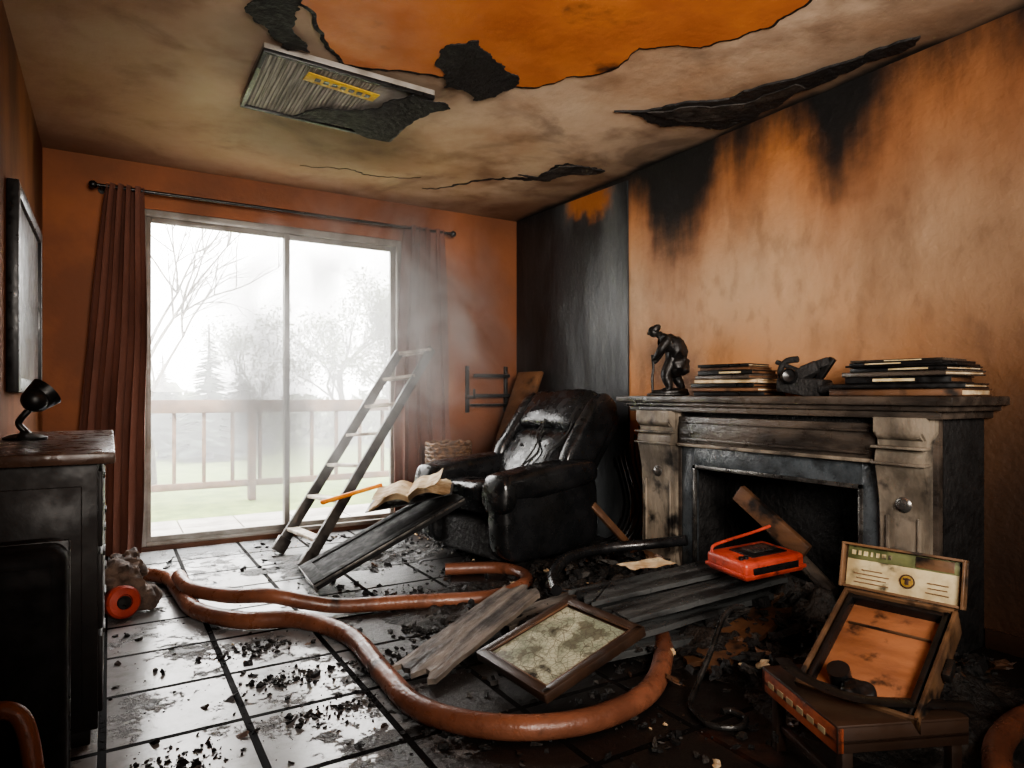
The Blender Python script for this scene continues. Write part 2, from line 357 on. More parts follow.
b.prism([(p.x,p.y,-.03) for p in P],(0,0,-.006),mat=2)
b.done()
# ---------------------------------------------------------------- sliding door
b=B('door_1',[M_ALU,M_GLASS,M_BLKP])
y0,y1=YB+.01,YB+.09
b.bb((DX0,y0,DZ0),(DX0+.04,y1,DZ1)); b.bb((DX1-.04,y0,DZ0),(DX1,y1,DZ1)); b.bb((DX0+.04,y0,DZ1-.05),(DX1-.04,y1,DZ1)); b.bb((DX0+.04,y0,DZ0),(DX1-.04,y1,DZ0+.03))
def leaf(xa,xb,ya,yb):
    z0,z1=DZ0+.03,DZ1-.05
    b.bb((xa,ya,z0),(xa+.03,yb,z1)); b.bb((xb-.04,ya,z0),(xb,yb,z1)); b.bb((xa+.03,ya,z1-.035),(xb-.04,yb,z1)); b.bb((xa+.03,ya,z0),(xb-.04,yb,z0+.035))
    ym=(ya+yb)/2; b.quad((xa+.02,ym,z0+.03),(xb-.03,ym,z0+.03),(xb-.03,ym,z1-.03),(xa+.02,ym,z1-.03),1)
leaf(DX0+.04,1.15,y0+.005,y0+.035); leaf(1.11,DX1-.04,y0+.04,y0+.07)
b.bb((1.12,y0-.02,.95),(1.135,y0+.004,1.15),2)
b.done()
b=B('curtain_rod',M_BLKP); b.cyl((-.08,4.97,2.38),(2.42,4.97,2.38),.011)
for x in(-.09,2.43): b.sup((x,4.97,2.38),(.05,.05,.05),e=1,nu=16,nv=10)
for x in(-.04,2.36): b.cyl((x,4.97,2.38),(x,YB-.002,2.38),.008); b.cyl((x,YB-.012,2.38),(x,YB-.002,2.38),.025)
b.done()
def curtain(name,xl,xr,z0,z1,Y,folds,seed):
    b=B(name,M_CURT)
    def fn(u,v):
        z=z1+(z0-z1)*v; a=xl(v); c=xr(v)
        ph=folds*2*math.pi*u+1.6*mnoise.noise(Vector((u*3,v*2.4,seed)))
        amp=.026+.016*v
        return (a+(c-a)*u+.01*math.sin(ph*2+1),Y+amp*math.sin(ph)+.035*mnoise.noise(Vector((u*6,v*3,seed+4))),z)
    b.grid(fn,140,50)
    for i in range(int(folds)+1):
        x=xl(0)+(xr(0)-xl(0))*(i+.25)/(folds+.5); b.lathe([(.017,-.004),(.02,0),(.017,.004)],(x,4.97,2.38),(0,math.radians(90),0),16)
    return b.done(80)
curtain('curtain',lambda v:-.025-.20*v**.8,lambda v:.185+.025*math.sin(v*3)-.02*v,.02,2.40,4.965,4.6,1)
curtain('curtain',lambda v:2.0-.09*math.sin(min(v*1.4,1)*math.pi/2),lambda v:2.33+.1*v,.02,2.40,4.965,4.6,9)
# ---------------------------------------------------------------- exterior
b=B('patio',M_PAVE)
for i in range(24):
    for j in range(3): b.bb((-4+i*.45,YB+.14+j*.4,-.1),(-4+i*.45+.44,YB+.14+j*.4+.39,-.03),bev=.004)
b.done()
b=B('lawn',M_GRASS)
b.grid(lambda u,v:(-20+60*u,6.36+40*v,-.05),20,20); b.done()
b=B('deck_railing',M_FENCE)
b.bb((-2,7.33,.87),(6,7.47,1.0)); b.bb((-2,7.37,.1),(6,7.43,.17))
x=-1.9
while x<6: b.bb((x,7.38,.1),(x+.035,7.42,.87),bev=.002); x+=.27
x=-2
while x<6.1: b.bb((x,7.34,-.045),(x+.07,7.46,.95),bev=.004); x+=1.62
b.done()
def branch(b,p,d,L,r,dep,rng,leaf=None,kids=3):
    pts=[p]; q=p.copy(); dd=d.copy()
    for i in range(3):
        dd=(dd+Vector([rng.uniform(-.2,.2) for _ in range(3)])).normalized(); q=q+dd*L/3; pts.append(q.copy())
    b.tube(pts,r,5,0,2,rf=lambda t:1-.5*t)
    if leaf is not None and dep<=2:
        for _ in range(leaf):
            c=pts[rng.randint(1,3)]+Vector([rng.gauss(0,.13) for _ in range(3)]); s=rng.uniform(.02,.05)
            a=Vector([rng.uniform(-1,1) for _ in range(3)]).normalized(); e=a.orthogonal().normalized()
            b.quad(c-a*s,c+e*s*.7,c+a*s,c-e*s*.7,1)
    if dep>0:
        for k in range(kids):
            nd=(dd+Vector([rng.uniform(-.8,.8),rng.uniform(-.8,.8),rng.uniform(-.3,.7)])).normalized()
            branch(b,pts[rng.randint(1,3)] if k else pts[-1],nd,L*rng.uniform(.6,.8),r*.55,dep-1,rng,leaf,kids)
rng=random.Random(4)
b=B('bare_tree',[M_BARK,M_LEAF]); branch(b,Vector((.45,9,-.04)),Vector((.05,0,1)),1.4,.045,4,rng,None,4); b.done(60,recalc=False)
rng=random.Random(11)
b=B('leafy_tree',[M_BARK,M_LEAF]); branch(b,Vector((4.3,14,-.04)),Vector((-.05,0,1)),1.5,.10,5,rng,14,3); b.done(60,recalc=False)
rng=random.Random(21)
b=B('leafy_tree',[M_BARK,M_LEAF]); branch(b,Vector((3.2,18,-.04)),Vector((.05,0,1)),1.2,.08,4,rng,18,3); b.done(60,recalc=False)
rng=random.Random(33)
b=B('leafy_tree',[M_BARK,M_LEAF]); branch(b,Vector((4.9,13,-.04)),Vector((.0,0,1)),1.2,.08,5,rng,14,3); b.done(60,recalc=False)
def conifer(x,y,z,h,w,seed):
    rng=random.Random(seed); b=B('conifer_tree',[M_BARK,M_CONIF]); b.cyl((x,y,z),(x,y,z+h),.08,.01,8)
    for i in range(700):
        t=rng.random()**.7; zz=z+h*(1-t)*.97+.05+w*.2*t; L=w*t*rng.uniform(.6,1)+.05; a=rng.uniform(0,2*math.pi)
        d=Vector((math.cos(a),math.sin(a),-.2)); s=Vector((-math.sin(a),math.cos(a),0))*L*.22; p=Vector((x,y,zz))
        b.quad(p,p+d*L*.6+s,p+d*L,p+d*L*.6-s,1)
    b.done(60,recalc=False)
conifer(1.45,12.4,-.04,2.3,.8,1); conifer(.8,13.2,-.04,1.8,.7,2); conifer(2.1,13.4,-.04,1.9,.8,3)
b=B('hedge',M_LEAF); rng=random.Random(5)
for i in range(6500):
    x=rng.uniform(-3,9); y=rng.uniform(14.5,16); hh=.95+.6*mnoise.noise(Vector((x*.6,0,0)))
    c=Vector((x,y,.05+rng.random()*hh)); a=Vector([rng.uniform(-1,1) for _ in range(3)]).normalized(); e=a.orthogonal().normalized(); s=rng.uniform(.05,.12)
    b.quad(c-a*s,c+e*s*.7,c+a*s,c-e*s*.7)
b.done(60,recalc=False)
# ---------------------------------------------------------------- fireplace
FX=2.77; b=B('fireplace',[M_STONE,M_SLATE,M_CHAR,M_STEEL,M_MDARK])
WX=XR-.003
b.bb((FX+.02,1.365,0),(WX,1.62,.97),2); b.bb((FX+.02,2.70,0),(WX,3.04,.97),2)
b.bb((FX+.02,1.62,.66),(WX,2.70,.97),2); b.bb((3.08,1.62,0),(WX,2.70,.66),2)
b.bb((FX-.005,1.60,.0),(FX+.03,1.675,.77),1,.003); b.bb((FX-.005,2.635,.0),(FX+.03,2.725,.77),1,.003); b.bb((FX-.005,1.675,.65),(FX+.03,2.635,.77),1,.003)
b.bb((FX-.012,1.67,.02),(FX+.005,1.69,.665),3,.002); b.bb((FX-.012,2.62,.02),(FX+.005,2.64,.665),3,.002); b.bb((FX-.012,1.67,.645),(FX+.005,2.64,.665),3,.002)
b.bb((FX-.03,1.60,.775),(FX+.03,2.73,.93),4,.003)
b.bb((FX-.045,1.63,.80),(FX-.028,2.70,.812),4,.003); b.bb((FX-.045,1.63,.895),(FX-.028,2.70,.905),4,.003)
b.bb((FX-.045,1.60,.765),(FX-.0,2.73,.782),0,.004)
for ya,yb in((1.365,1.60),(2.73,3.04)):
    yc=(ya+yb)/2; w=(yb-ya)
    b.bb((FX-.01,ya,0),(FX+.03,yb,.97),4,.003)
    prof=[(FX,.0),(FX-.07,.0),(FX-.07,.10),(FX-.05,.12),(FX-.035,.2),(FX-.03,.35),(FX-.032,.5),(FX-.04,.62),(FX-.06,.72),(FX-.075,.78),(FX-.07,.82),(FX-.05,.84),(FX-.055,.87),(FX-.085,.90),(FX-.085,.96),(FX,.96)]
    b.prism([(x,ya+.02,z) for x,z in prof],(0,w-.04,0),0)
    fl=[(ya,.97),(yb,.97),(yb-.0,.90),(yb-.035,.82),(yb-.045,.70),(yb-.04,.4),(yb-.03,.2),(yb,.08),(yb,0),(ya,0),(ya,.08),(ya+.03,.2),(ya+.04,.4),(ya+.045,.70),(ya+.035,.82),(ya,.90)]
    b.prism([(FX-.035,y,z) for y,z in fl],(.03,0,0),0)
    for zz in(.845,.78): b.bb((FX-.092,ya+.01,zz-.012),(FX-.04,yb-.01,zz+.0),0,.004)
    for yy in(ya+.055,yb-.055): b.bb((FX-.046,yy-.006,.16),(FX-.03,yy+.006,.56),0,.003)
    b.lathe([(.0005,.0),(.03,.0),(.034,.01),(.026,.018),(.02,.02),(.018,.03),(.0005,.034)],(FX-.03,yc,.61),(0,math.radians(-90),0),24,3)
    b.cyl((FX-.055,ya+.03,.90),(FX-.055,yb-.03,.90),.03,mat=0)
b.bb((2.71,1.33,.955),(WX,3.11,.985),4,.006); b.bb((2.695,1.30,.985),(WX,3.15,1.01),4,.008); b.bb((2.67,1.27,1.008),(WX,3.19,1.045),4,.008)
b.cyl((2.9,1.9,.12),(3.02,2.5,.46),.035,.03,10,4); b.cyl((2.85,1.95,.10),(2.95,2.45,.14),.05,.04,10,2)
b.done()
b=B('timber_beam',[M_TANW,M_CHAR]); b.box((2.82,2.18,.42),(.04,.44,.09),rot=(math.radians(35),0,math.radians(8)),mat=0,bev=.006); b.done()
# ---------------------------------------------------------------- dresser
b=B('dresser',[M_DRESS,M_DRTOP,M_STEEL])
b.bb((XL+.003,2.32,.845),(.015,3.8,.88),1,.006); b.bb((XL+.003,2.35,.05),(-.03,3.77,.845),0,.004); b.bb((XL+.003,2.37,0),(-.05,3.75,.05),0,.003)
for j in range(3):
    for i in range(3):
        ya=2.375+j*.46; za=.09+i*.25; b.bb((-.032,ya,za),(-.018,ya+.44,za+.23),0,.005); b.bb((-.022,ya+.16,za+.19),(-.012,ya+.28,za+.205),0,.003)
b.bb((XL+.03,2.342,.12),(-.07,2.352,.78),0,.004)
b.done()
b=B('desk_lamp',M_BLKP,TR((-.275,3.13,.881)))
b.lathe([(.0005,0),(.07,0),(.072,.008),(.05,.018),(.02,.024),(.012,.035),(.0005,.036)],(0,0,0))
b.tube([(0,0,.03),(-.02,.0,.06),(-.005,-.01,.09),(.02,-.01,.12)],.012)
b.lathe([(.012,0),(.03,.01),(.046,.03),(.056,.07),(.062,.10),(.056,.10),(.05,.06),(.0005,.05)],(.0,.0,.12),(math.radians(50),0,math.radians(120)),24)
b.sup((.03,-.01,.15),(.09,.09,.09),e=1,nu=20,nv=12); b.done()
b=B('picture_frame',[M_BLKP,M_BROWNW])
b.bb((XL+.002,3.40,1.10),(XL+.03,4.42,1.90),1,.002)
for a,c in(((3.36,1.06),(3.42,1.93)),((4.40,1.06),(4.46,1.93))): b.bb((XL+.002,a[0],a[1]),(XL+.045,c[0],c[1]),0,.006)
for z in(1.06,1.87): b.bb((XL+.002,3.42,z),(XL+.045,4.40,z+.06),0,.006)
b.done()
b=B('suitcase',[M_BLKP,M_DOOR])
b.box((-.215,2.12,.335),(.245,.2,.66),bev=.04,seg=5,mat=1); b.box((-.215,2.12,.335),(.252,.015,.667),bev=.006,mat=0)
b.box((-.215,2.017,.335),(.18,.005,.57),bev=.002,mat=1)
b.done()
b=B('rubber_hose',M_HOSE); b.tube([(-.3,1.9,.32),(-.24,1.86,.35),(-.17,1.84,.33),(-.14,1.80,.2),(-.13,1.75,.08),(-.12,1.6,.035),(-.13,1.3,.035)],.020,14); b.done()
b=B('gas_mask',[M_CLOTH,M_RED,M_BLKP],TR((.06,3.78,0)))
b.sup((0,0,.13),(.2,.26,.2),e=.8,wr=.06,ws=12); b.sup((.02,.08,.2),(.12,.16,.12),e=.8,wr=.05,ws=14,seed=3); b.sup((.08,-.05,.06),(.14,.16,.1),e=.8,wr=.03,ws=14,seed=5)
b.lathe([(.0005,-.03),(.065,-.03),(.075,-.02),(.075,.02),(.065,.03),(.035,.034),(.033,.02),(.0005,.02)],(-.01,-.16,.08),(math.radians(80),0,math.radians(20)),28,1)
b.lathe([(.0005,0),(.03,0),(.03,.01),(.0005,.012)],(-.003,-.185,.083),(math.radians(80),0,math.radians(20)),20,2); b.done()
# ---------------------------------------------------------------- ladder
lo=[Vector((.944,4.557,0)),Vector((.986,4.03,0))]; hi=[Vector((1.93,4.90,1.36)),Vector((2.20,4.885,1.40))]
b=B('step_ladder',[M_LADR,M_RUNG])
for k in range(2):
    d=(hi[k]-lo[k]); L=d.length; X=d.normalized(); sd=(lo[1]-lo[0]).normalized(); Z=X.cross(sd).normalized(); Y=Z.cross(X)
    R3=Matrix((X,Y,Z)).transposed(); b.box((lo[k]+hi[k])/2+Vector((0,0,.02)),(L,.026,.07),R3,0,.004)
    b.box(lo[k]+X*.05+Vector((0,0,.02)),(.1,.04,.09),R3,0,.006)
for i in range(7):
    t=.10+i*.148
    a=lo[0].lerp(hi[0],t); c=lo[1].lerp(hi[1],t); Y=(c-a).normalized(); X=(hi[0]-lo[0]).normalized(); 
    Xf=Vector((.85,.3,0)).normalized(); Z=Xf.cross(Y).normalized(); Xf=Y.cross(Z)
    b.box((a+c)/2+Vector((0,0,.02)),(.075,(c-a).length-.01,.022),Matrix((Xf,Y,Z)).transposed(),1,.003)
b.done()
# ---------------------------------------------------------------- recliner
b=B('recliner_chair',[M_LEATHER,M_CHAR,M_TANW],TR((2.25,3.76,0),(0,0,math.radians(190))))
tb=math.radians(-39)
b.box((-.02,0,.17),(.74,.62,.22),mat=1,bev=.03)
b.sup((.10,0,.40),(.64,.54,.22),(0,math.radians(-6),0),.5,0,wr=.02,ws=7)
for sy in(-1,1):
    b.sup((.02,sy*.36,.32),(.80,.2,.50),e=.35,wr=.01,ws=6,seed=sy)
    b.sup((.03,sy*.365,.54),(.84,.25,.18),(0,math.radians(4),0),.55,wr=.012,ws=8,seed=sy+5)
    b.sup((.39,sy*.36,.48),(.14,.23,.24),(0,0,0),.7,wr=.01,ws=8)
def bk(l,off=0):
    return (-.16-math.sin(-tb)*l+off*math.cos(tb),0,.43+math.cos(tb)*l+off*math.sin(-tb))
p=bk(.36,-.09); b.sup(p,(.18,.72,.82),(0,tb,0),.35,wr=.012,ws=6,seed=9)
for l,hh,th,w,sd_ in((.20,.46,.22,.60,1),(.585,.34,.28,.66,3)):
    p=bk(l,.03); b.sup(p,(th,w,hh),(0,tb,0),.5,nu=48,nv=28,wr=.022,ws=6,seed=sd_)
for sy in(-1,1):
    p=bk(.42,.03); b.sup((p[0],sy*.33,p[2]),(.26,.12,.66),(0,tb,0),.6,wr=.012,ws=8,seed=sy+20)
for y in(-.12,.12):
    p=bk(.25,.135); b.sup((p[0],y,p[2]),(.025,.025,.025),e=1,nu=12,nv=8)
rng=random.Random(3)
for i in range(3):
    y0=rng.uniform(-.1,.3); P=[]
    for j in range(7):
        p=bk(.66-.15*j if j<5 else .02,.155); P.append((p[0]+(j-4)*.09*(j>4),y0+rng.uniform(-.06,.06)+.02*j,p[2]+rng.uniform(-.01,.01)-(.02 if j>4 else 0)))
    b.tube(P,.006,6,1)
b.box((-.42,.5,.22),(.045,.03,.36),(.3,math.radians(40),0),2,.004)
b.done(50)
a=Vector((.94,3.755,.03)); c=Vector((1.80,3.70,.43)); X=(c-a).normalized(); Y=Vector((.06,1,0)); Y=(Y-X*Y.dot(X)).normalized(); Z=X.cross(Y)
b=B('cabinet_door',[M_BLKP,M_DOOR,M_STEEL],frame((a+c)/2,X,Y,Z)); L=(c-a).length
b.box((0,0,0),(L,.42,.035),mat=1,bev=.005)
for y in(-.18,.18): b.box((0,y,.02),(L,.06,.012),mat=1,bev=.003)
for x in(-L/2+.035,L/2-.035): b.box((x,0,.02),(.07,.42,.013),mat=1,bev=.003)
b.box((-L/2+.004,0,0),(.014,.42,.05),mat=2,bev=.002); b.box((0,-.212,.012),(L,.006,.012),mat=2,bev=.001); b.done()
def open_book(name,M,w=.27,h=.34,mats=None):
    b=B(name,[M_BLKP,M_PAPER],M)
    for sgn in(-1,1):
        b.box((sgn*w/2,0,.006),(w,h,.006),(0,-sgn*.03,0),0,.002)
        for k in range(12):
            def fn(u,v,k=k):
                x=sgn*u*(w-.01-.004*k); zz=.012+.05*math.sin(min(u*3.6,3.0))**1*(1-.45*u)-.006*u+k*.0035*(1-.3*u)+.006*mnoise.noise(Vector((u*4,v*4,k)))+(.16*max(0,u-.55)*(k>9)*(1 if sgn>0 else .6))
                return (x,(v-.5)*(h-.012),zz)
            b.grid(fn,16,6,1)
    b.done(60,recalc=False)
open_book('open_book',TR((1.58,3.80,.425),(math.radians(6),math.radians(-12),math.radians(-30))),.26,.34)
b=B('tool_handle',M_OHAND); b.cyl((1.14,4.16,.385),(1.47,4.02,.485),.015,.012,14); b.sup((1.14,4.16,.385),(.045,.045,.035),e=1,nu=14,nv=8); b.done()
b=B('wall_bracket',M_BLKP)
for x in(2.60,2.98):
    b.bb((x,YB-.03,.9),(x+.03,YB-.001,1.3)); b.bb((x,YB-.16,1.02),(x+.025,YB-.03,1.045)); b.bb((x+.0,YB-.16,1.02),(x+.02,YB-.145,1.10))
for z in(1.2,1.03): b.bb((2.63,YB-.12,z),(2.98,YB-.10,z+.03))
b.bb((2.63,YB-.10,.955),(2.98,YB-.03,.975)); b.done()
b=B('leaning_board',M_TANW); a=Vector((2.42,4.5,.0)); c=Vector((3.02,4.7,1.22)); X=(c-a).normalized(); Y=Vector((-.3,1,0)); Y=(Y-X*Y.dot(X)).normalized(); Z=X.cross(Y)
b.box((a+c)/2+Vector((0,0,.02)),((c-a).length,.26,.03),Matrix((X,Y,Z)).transposed(),0,.004); b.done()
b=B('wicker_basket',M_WICK)
for i in range(24):
    z=.01+i*.029; b.tube([(2.24+.17*math.cos(t*math.pi/10)*(1+.012*(i%2)),4.66+.15*math.sin(t*math.pi/10)*(1+.012*(i%2)),z+.008*(1 if (t+i)%2 else -1)) for t in range(21)],.015,6,0,2)
b.cyl((2.24,4.66,.0),(2.24,4.66,.66),.14,.15,24); b.done()
b=B('melted_cables',M_BLKP)
for i in range(7):
    y=3.30+i*.05; b.tube([(3.10,y+.1,.9-.06*i),(3.07,y+.06,.6),(3.08,y-.03,.3),(3.0,y,.08),(2.85,y+.1,.02)],.007,6)
b.done()
# ---------------------------------------------------------------- hoses
b=B('fire_hose',[M_HOSE,M_STEEL]); r=.038
A=[(-.12,4.5),(.05,4.39),(.263,4.165),(.309,3.808),(.348,3.45),(.501,3.194),(.732,3.055),(.862,2.733),(.850,2.30),(.86,1.984),(1.017,1.756),(1.278,1.65),(1.584,1.712),(1.90,1.974),(2.15,2.3)]
b.tube([(x,y,r+.002) for x,y in A],r,20,0,12)
Bp=[(.31,3.9,.1),(.342,3.66,.09),(.48,3.40,.10),(.645,3.26,.11),(.80,3.20,.07),(.95,3.16,.04),(1.213,3.07,.038),(1.62,2.92,.038),(1.86,3.0,.038),(1.99,3.16,.038),(1.95,3.38,.038),(1.67,3.52,.038)]
b.tube(Bp,r*.92,20,0,12); b.done(60)
b=B('fire_hose',M_HOSE); b.tube([(1.75,.70,.04),(2.0,.84,.05),(2.2,.92,.05),(2.45,.95,.045),(2.7,.9,.04)],.036,18); b.done()
b=B('black_hose',M_BHOSE); b.tube([(1.80,2.58,.13),(1.88,2.72,.16),(2.06,2.84,.20),(2.3,2.83,.22),(2.5,2.72,.24),(2.62,2.55,.28)],.028,16); b.done()
b=B('bent_rod',M_IRON); b.tube([(2.04,1.70,.25),(1.98,1.695,.26),(1.92,1.69,.235),(1.83,1.66,.15),(1.72,1.63,.05),(1.66,1.60,.02),(1.62,1.53,.018),(1.61,1.46,.018),(1.67,1.41,.018),(1.73,1.43,.022),(1.72,1.48,.03),(1.69,1.49,.03)],.010,10); b.done()
# ---------------------------------------------------------------- planks, map
def plank(name,a,c,w,th,mat,up=(0,0,1),roll=0,rag=True,seed=0):
    a=Vector(a);c=Vector(c);X=(c-a).normalized();Z=Vector(up);Z=(Z-X*Z.dot(X)).normalized();Y=Z.cross(X)
    M=frame((a+c)/2,X,Y,Z)@Matrix.Rotation(roll,4,'X'); L=(c-a).length; rg=random.Random(seed)
    b=B(name,mat,M); n=14; pts=[]
    pts.append((-L/2,-w/2)); 
    for i in range(1,n): pts.append((-L/2+L*i/n,-w/2+rg.uniform(0,.008)))
    for i in range(9): pts.append((L/2+rg.uniform(-.05,.03),-w/2+w*i/8))
    for i in range(n-1,0,-1): pts.append((-L/2+L*i/n,w/2-rg.uniform(0,.008)))
    for i in range(9): pts.append((-L/2+rg.uniform(-.03,.04),w/2-w*i/8))
    b.prism([(x,y,-th/2) for x,y in pts],(0,0,th)); return b
plank('broken_plank',(.95,2.27,.03),(1.69,2.68,.13),.21,.02,[M_GREYW],seed=1).done()
for i,(a,c,w,th,mt) in enumerate([((1.62,2.22,.03),(2.55,2.02,.08),.40,.03,M_DKW),((1.60,2.16,.08),(2.60,2.10,.15),.30,.025,M_DKW),((1.70,2.36,.10),(2.66,2.20,.20),.22,.03,M_DKW),((1.76,2.14,.135),(2.60,1.98,.235),.18,.022,M_DKW),((1.78,2.36,.155),(2.7,2.18,.25),.20,.02,M_DKW),((1.50,2.58,.03),(2.2,2.62,.09),.16,.02,M_GREYW),((1.55,2.44,.06),(2.3,2.5,.12),.1,.02,M_DKW),((1.9,1.78,.03),(2.5,1.9,.12),.16,.02,M_TANW)]):
    plank('charred_board',a,c,w,th,[mt],seed=i+3).done()
Xv=Vector((.42,.02,.125)).normalized(); Yv=Vector((-.05,1,0)); Yv=(Yv-Xv*Yv.dot(Xv)).normalized(); Zv=Xv.cross(Yv)
b=B('framed_map',[M_BROWNW,M_MAP,M_TANW],frame((1.375,1.95,.155),Xv,Yv,Zv))
b.box((0,0,0),(.42,.40,.02),mat=0,bev=.002); b.box((.0,0,.011),(.36,.34,.004),mat=1,bev=0)
for y in(-.195,.195): b.box((0,y,.008),(.45,.035,.035),mat=0,bev=.005)
for x in(-.21,.21): b.box((x,0,.008),(.035,.42,.035),mat=0,bev=.005)
for y in(-.174,.174): b.box((0,y,.02),(.39,.006,.006),mat=2,bev=.001)
for x in(-.19,.19): b.box((x,0,.02),(.006,.35,.006),mat=2,bev=.001)
b.done()
b=B('paper_scrap',[M_PAPER]); b.grid(lambda u,v:(2.02+.2*u,2.28+.13*v-.06*u,.262+.01*mnoise.noise(Vector((u*3,v*3,0)))-.0+.02*u),8,8); b.done()
b=B('portable_radio',[M_RED,M_BLKP,M_STEEL,M_CREAM],TR((2.44,1.97,.32),(math.radians(1),math.radians(-4),math.radians(-10))))
b.box((0,0,0),(.32,.26,.08),bev=.018,seg=3); b.box((0,0,-.016),(.33,.27,.018),mat=0,bev=.006)
b.box((.02,.0,.041),(.19,.15,.008),mat=1,bev=.003); b.box((.03,.01,.046),(.12,.09,.004),mat=2,bev=.001)
for x in(-.13,-.105): b.cyl((x,-.07,.04),(x,-.07,.052),.011,mat=1)
b.tube([(-.15,.10,.035),(-.13,.11,.06),(-.04,.12,.07),(.1,.12,.085),(.2,.12,.10)],.007,10,0)
b.box((0,-.132,0),(.24,.006,.03),mat=1,bev=.002); b.done()
# ---------------------------------------------------------------- stool + open case
Xd=Vector((-.4,-.916,0)); Yd=Vector((.916,-.4,0))
b=B('low_stool',[M_BROWNW,M_ORP,M_CREAM,M_BLKP],frame((1.68,1.33,0),Xd,Yd,Vector((0,0,1))))
def lbx(x0,x1,y0,y1,z0,z1,mat=0,bev=.003): b.bb((x0,y0,z0),(x1,y1,z1),mat,bev)
lbx(0,.37,0,.36,.185,.20,0); lbx(0,.37,0,.36,.225,.235,0); lbx(.0,.37,.0,.02,.165,.232,1); lbx(0,.02,0,.36,.165,.232,0); lbx(.35,.37,0,.36,.165,.232,0); lbx(.01,.36,.02,.35,.2,.225,3)
for i in range(6): lbx(.04+i*.05,.07+i*.05,-.002,.001,.19,.205,2,0)
for x in(.02,.33):
    for y in(.02,.32): lbx(x,x+.03,y,y+.03,0,.17,0)
lbx(.02,.35,.03,.05,.06,.08,0); b.done()
O=Vector((1.655,1.20,.235)); e1=Vector((.2,-.98,0)).normalized(); e2=Vector((.82,.167,.46)); e2=(e2-e1*e2.dot(e1)).normalized(); n3=e1.cross(e2).normalized()
b=B('open_board_game_box',[M_CASE,M_ORW,M_BLKP,M_CREAM,M_GREEN,M_GOLD,M_STEEL,M_BROWNW],frame(O,e1,e2,n3))
W,Lh=.31,.41
b.box((W/2,Lh/2,-.075),(W,Lh,.012),mat=0); 
for x in(.006,W-.006): b.box((x,Lh/2,-.035),(.012,Lh,.09),mat=0,bev=.003)
for y in(.006,Lh-.006): b.box((W/2,y,-.035),(W,.012,.09),mat=0,bev=.003)
b.box((W/2,Lh/2,-.03),(W-.05,Lh-.06,.01),mat=1,bev=.002)
b.box((W/2,Lh*.72,-.022),(W-.09,.004,.012),mat=0,bev=.001)
for x in(.026,W-.026): b.box((x,Lh/2,-.012),(.016,Lh-.03,.035),mat=2,bev=.004)
for y in(.026,Lh-.026): b.box((W/2,y,-.012),(W-.04,.016,.035),mat=2,bev=.004)
b.cyl((.10,.07,-.03),(.10,.07,.03),.03,mat=2); b.sup((.16,.035,.005),(.09,.06,.04),e=.7,mat=2,wr=.01,ws=20)
ua=math.radians(48); ly=Vector((0,math.cos(ua),math.sin(ua))); lz=Vector((0,-math.sin(ua),math.cos(ua)))
RL=Matrix((Vector((1,0,0)),ly,lz)).transposed(); hin=Vector((W/2,Lh,.01)); Hl=.14
def lid(y,z,sx,sy,sz,mat,x=0,bev=.002,R=None): b.box(hin+Vector((x,0,0))+ly*y+lz*z,(sx,sy,sz),R or RL,mat,bev)
lid(Hl/2,-.015,W+.03,Hl,.012,0); lid(Hl-.004,.0,W+.03,.008,.03,0); lid(.005,.0,W+.03,.008,.02,0)
for sx in(-1,1): lid(Hl/2,.0,.008,Hl,.03,0,x=sx*(W/2+.01))
lid(Hl/2-.005,-.006,W-.0,Hl-.02,.006,3); lid(Hl-.028,-.002,W-.004,.040,.004,4)
lid(Hl-.028,.0005,.10,.032,.003,0,x=.09)
b.lathe([(.0005,0),(.021,0),(.021,.002),(.0005,.003)],hin+ly*.05+lz*-.002+Vector((.02,0,0)),RL,24,7)
b.lathe([(.0005,0),(.017,0),(.016,.002),(.0005,.003)],hin+ly*.05+lz*.0005+Vector((.02,0,0)),RL,24,5)
lid(.05,.002,.012,.020,.003,7,x=.02); lid(.056,.002,.022,.006,.003,7,x=.02)
for i,wd in enumerate((.012,.008,.012,.006,.01,.012,.009)): lid(Hl-.028,.001,wd,.014,.002,3,x=-.135+i*.0175,bev=0)
for j,wd in enumerate((.10,.085,.10,.06)): lid(.022+j*.013,-.002,wd,.003,.002,0,x=-.08,bev=0)
for j,wd in enumerate((.06,.05,.055)): lid(.028+j*.014,-.002,wd,.003,.002,0,x=.10,bev=0)
b.box((W+.012,Lh*.55,-.04),(.02,.06,.03),mat=6,bev=.003)
b.done()
b=B('leather_strap',M_BLKP); b.tube([(1.67,1.25,.285),(1.61,1.16,.29),(1.61,1.05,.28),(1.67,.98,.27),(1.77,.93,.26),(1.9,.86,.25)],.022,8,0,8,flat=.22); b.done()
# ---------------------------------------------------------------- mantel objects
TOP=1.046
def books(name,c,rot,spec,seed):
    rg=random.Random(seed); z=0; cols=[M_BLKP,M_PAPER,M_MDARK,M_TANW,M_RED,M_CREAM]; b=B(name,cols,TR((c[0],c[1],TOP),(0,0,rot)))
    for (L,W_,t,cm) in spec:
        r=rg.uniform(-.12,.12); ox,oy=rg.uniform(-.015,.015),rg.uniform(-.02,.02); Rz=Matrix.Rotation(r,3,'Z')
        def bx(p,s,mt,bev=.0015): b.box(Vector((ox,oy,0))+Rz@Vector(p),s,Rz,mt,bev)
        bx((0,0,z+.003),(W_,L,.006),cm); bx((0,0,z+t-.003),(W_,L,.006),cm); bx((-W_/2+.002,0,z+t/2),(.004,L,t),cm)
        bx((.004,0,z+t/2),(W_-.012,L-.016,t-.006),3 if rg.random()<.4 else 1,.001)
        if rg.random()<.6: bx((-W_/2-.0005,rg.uniform(-.05,.05),z+t/2),(.001,L*.4,t*.4),5,0)
        z+=t+.001
    b.done()
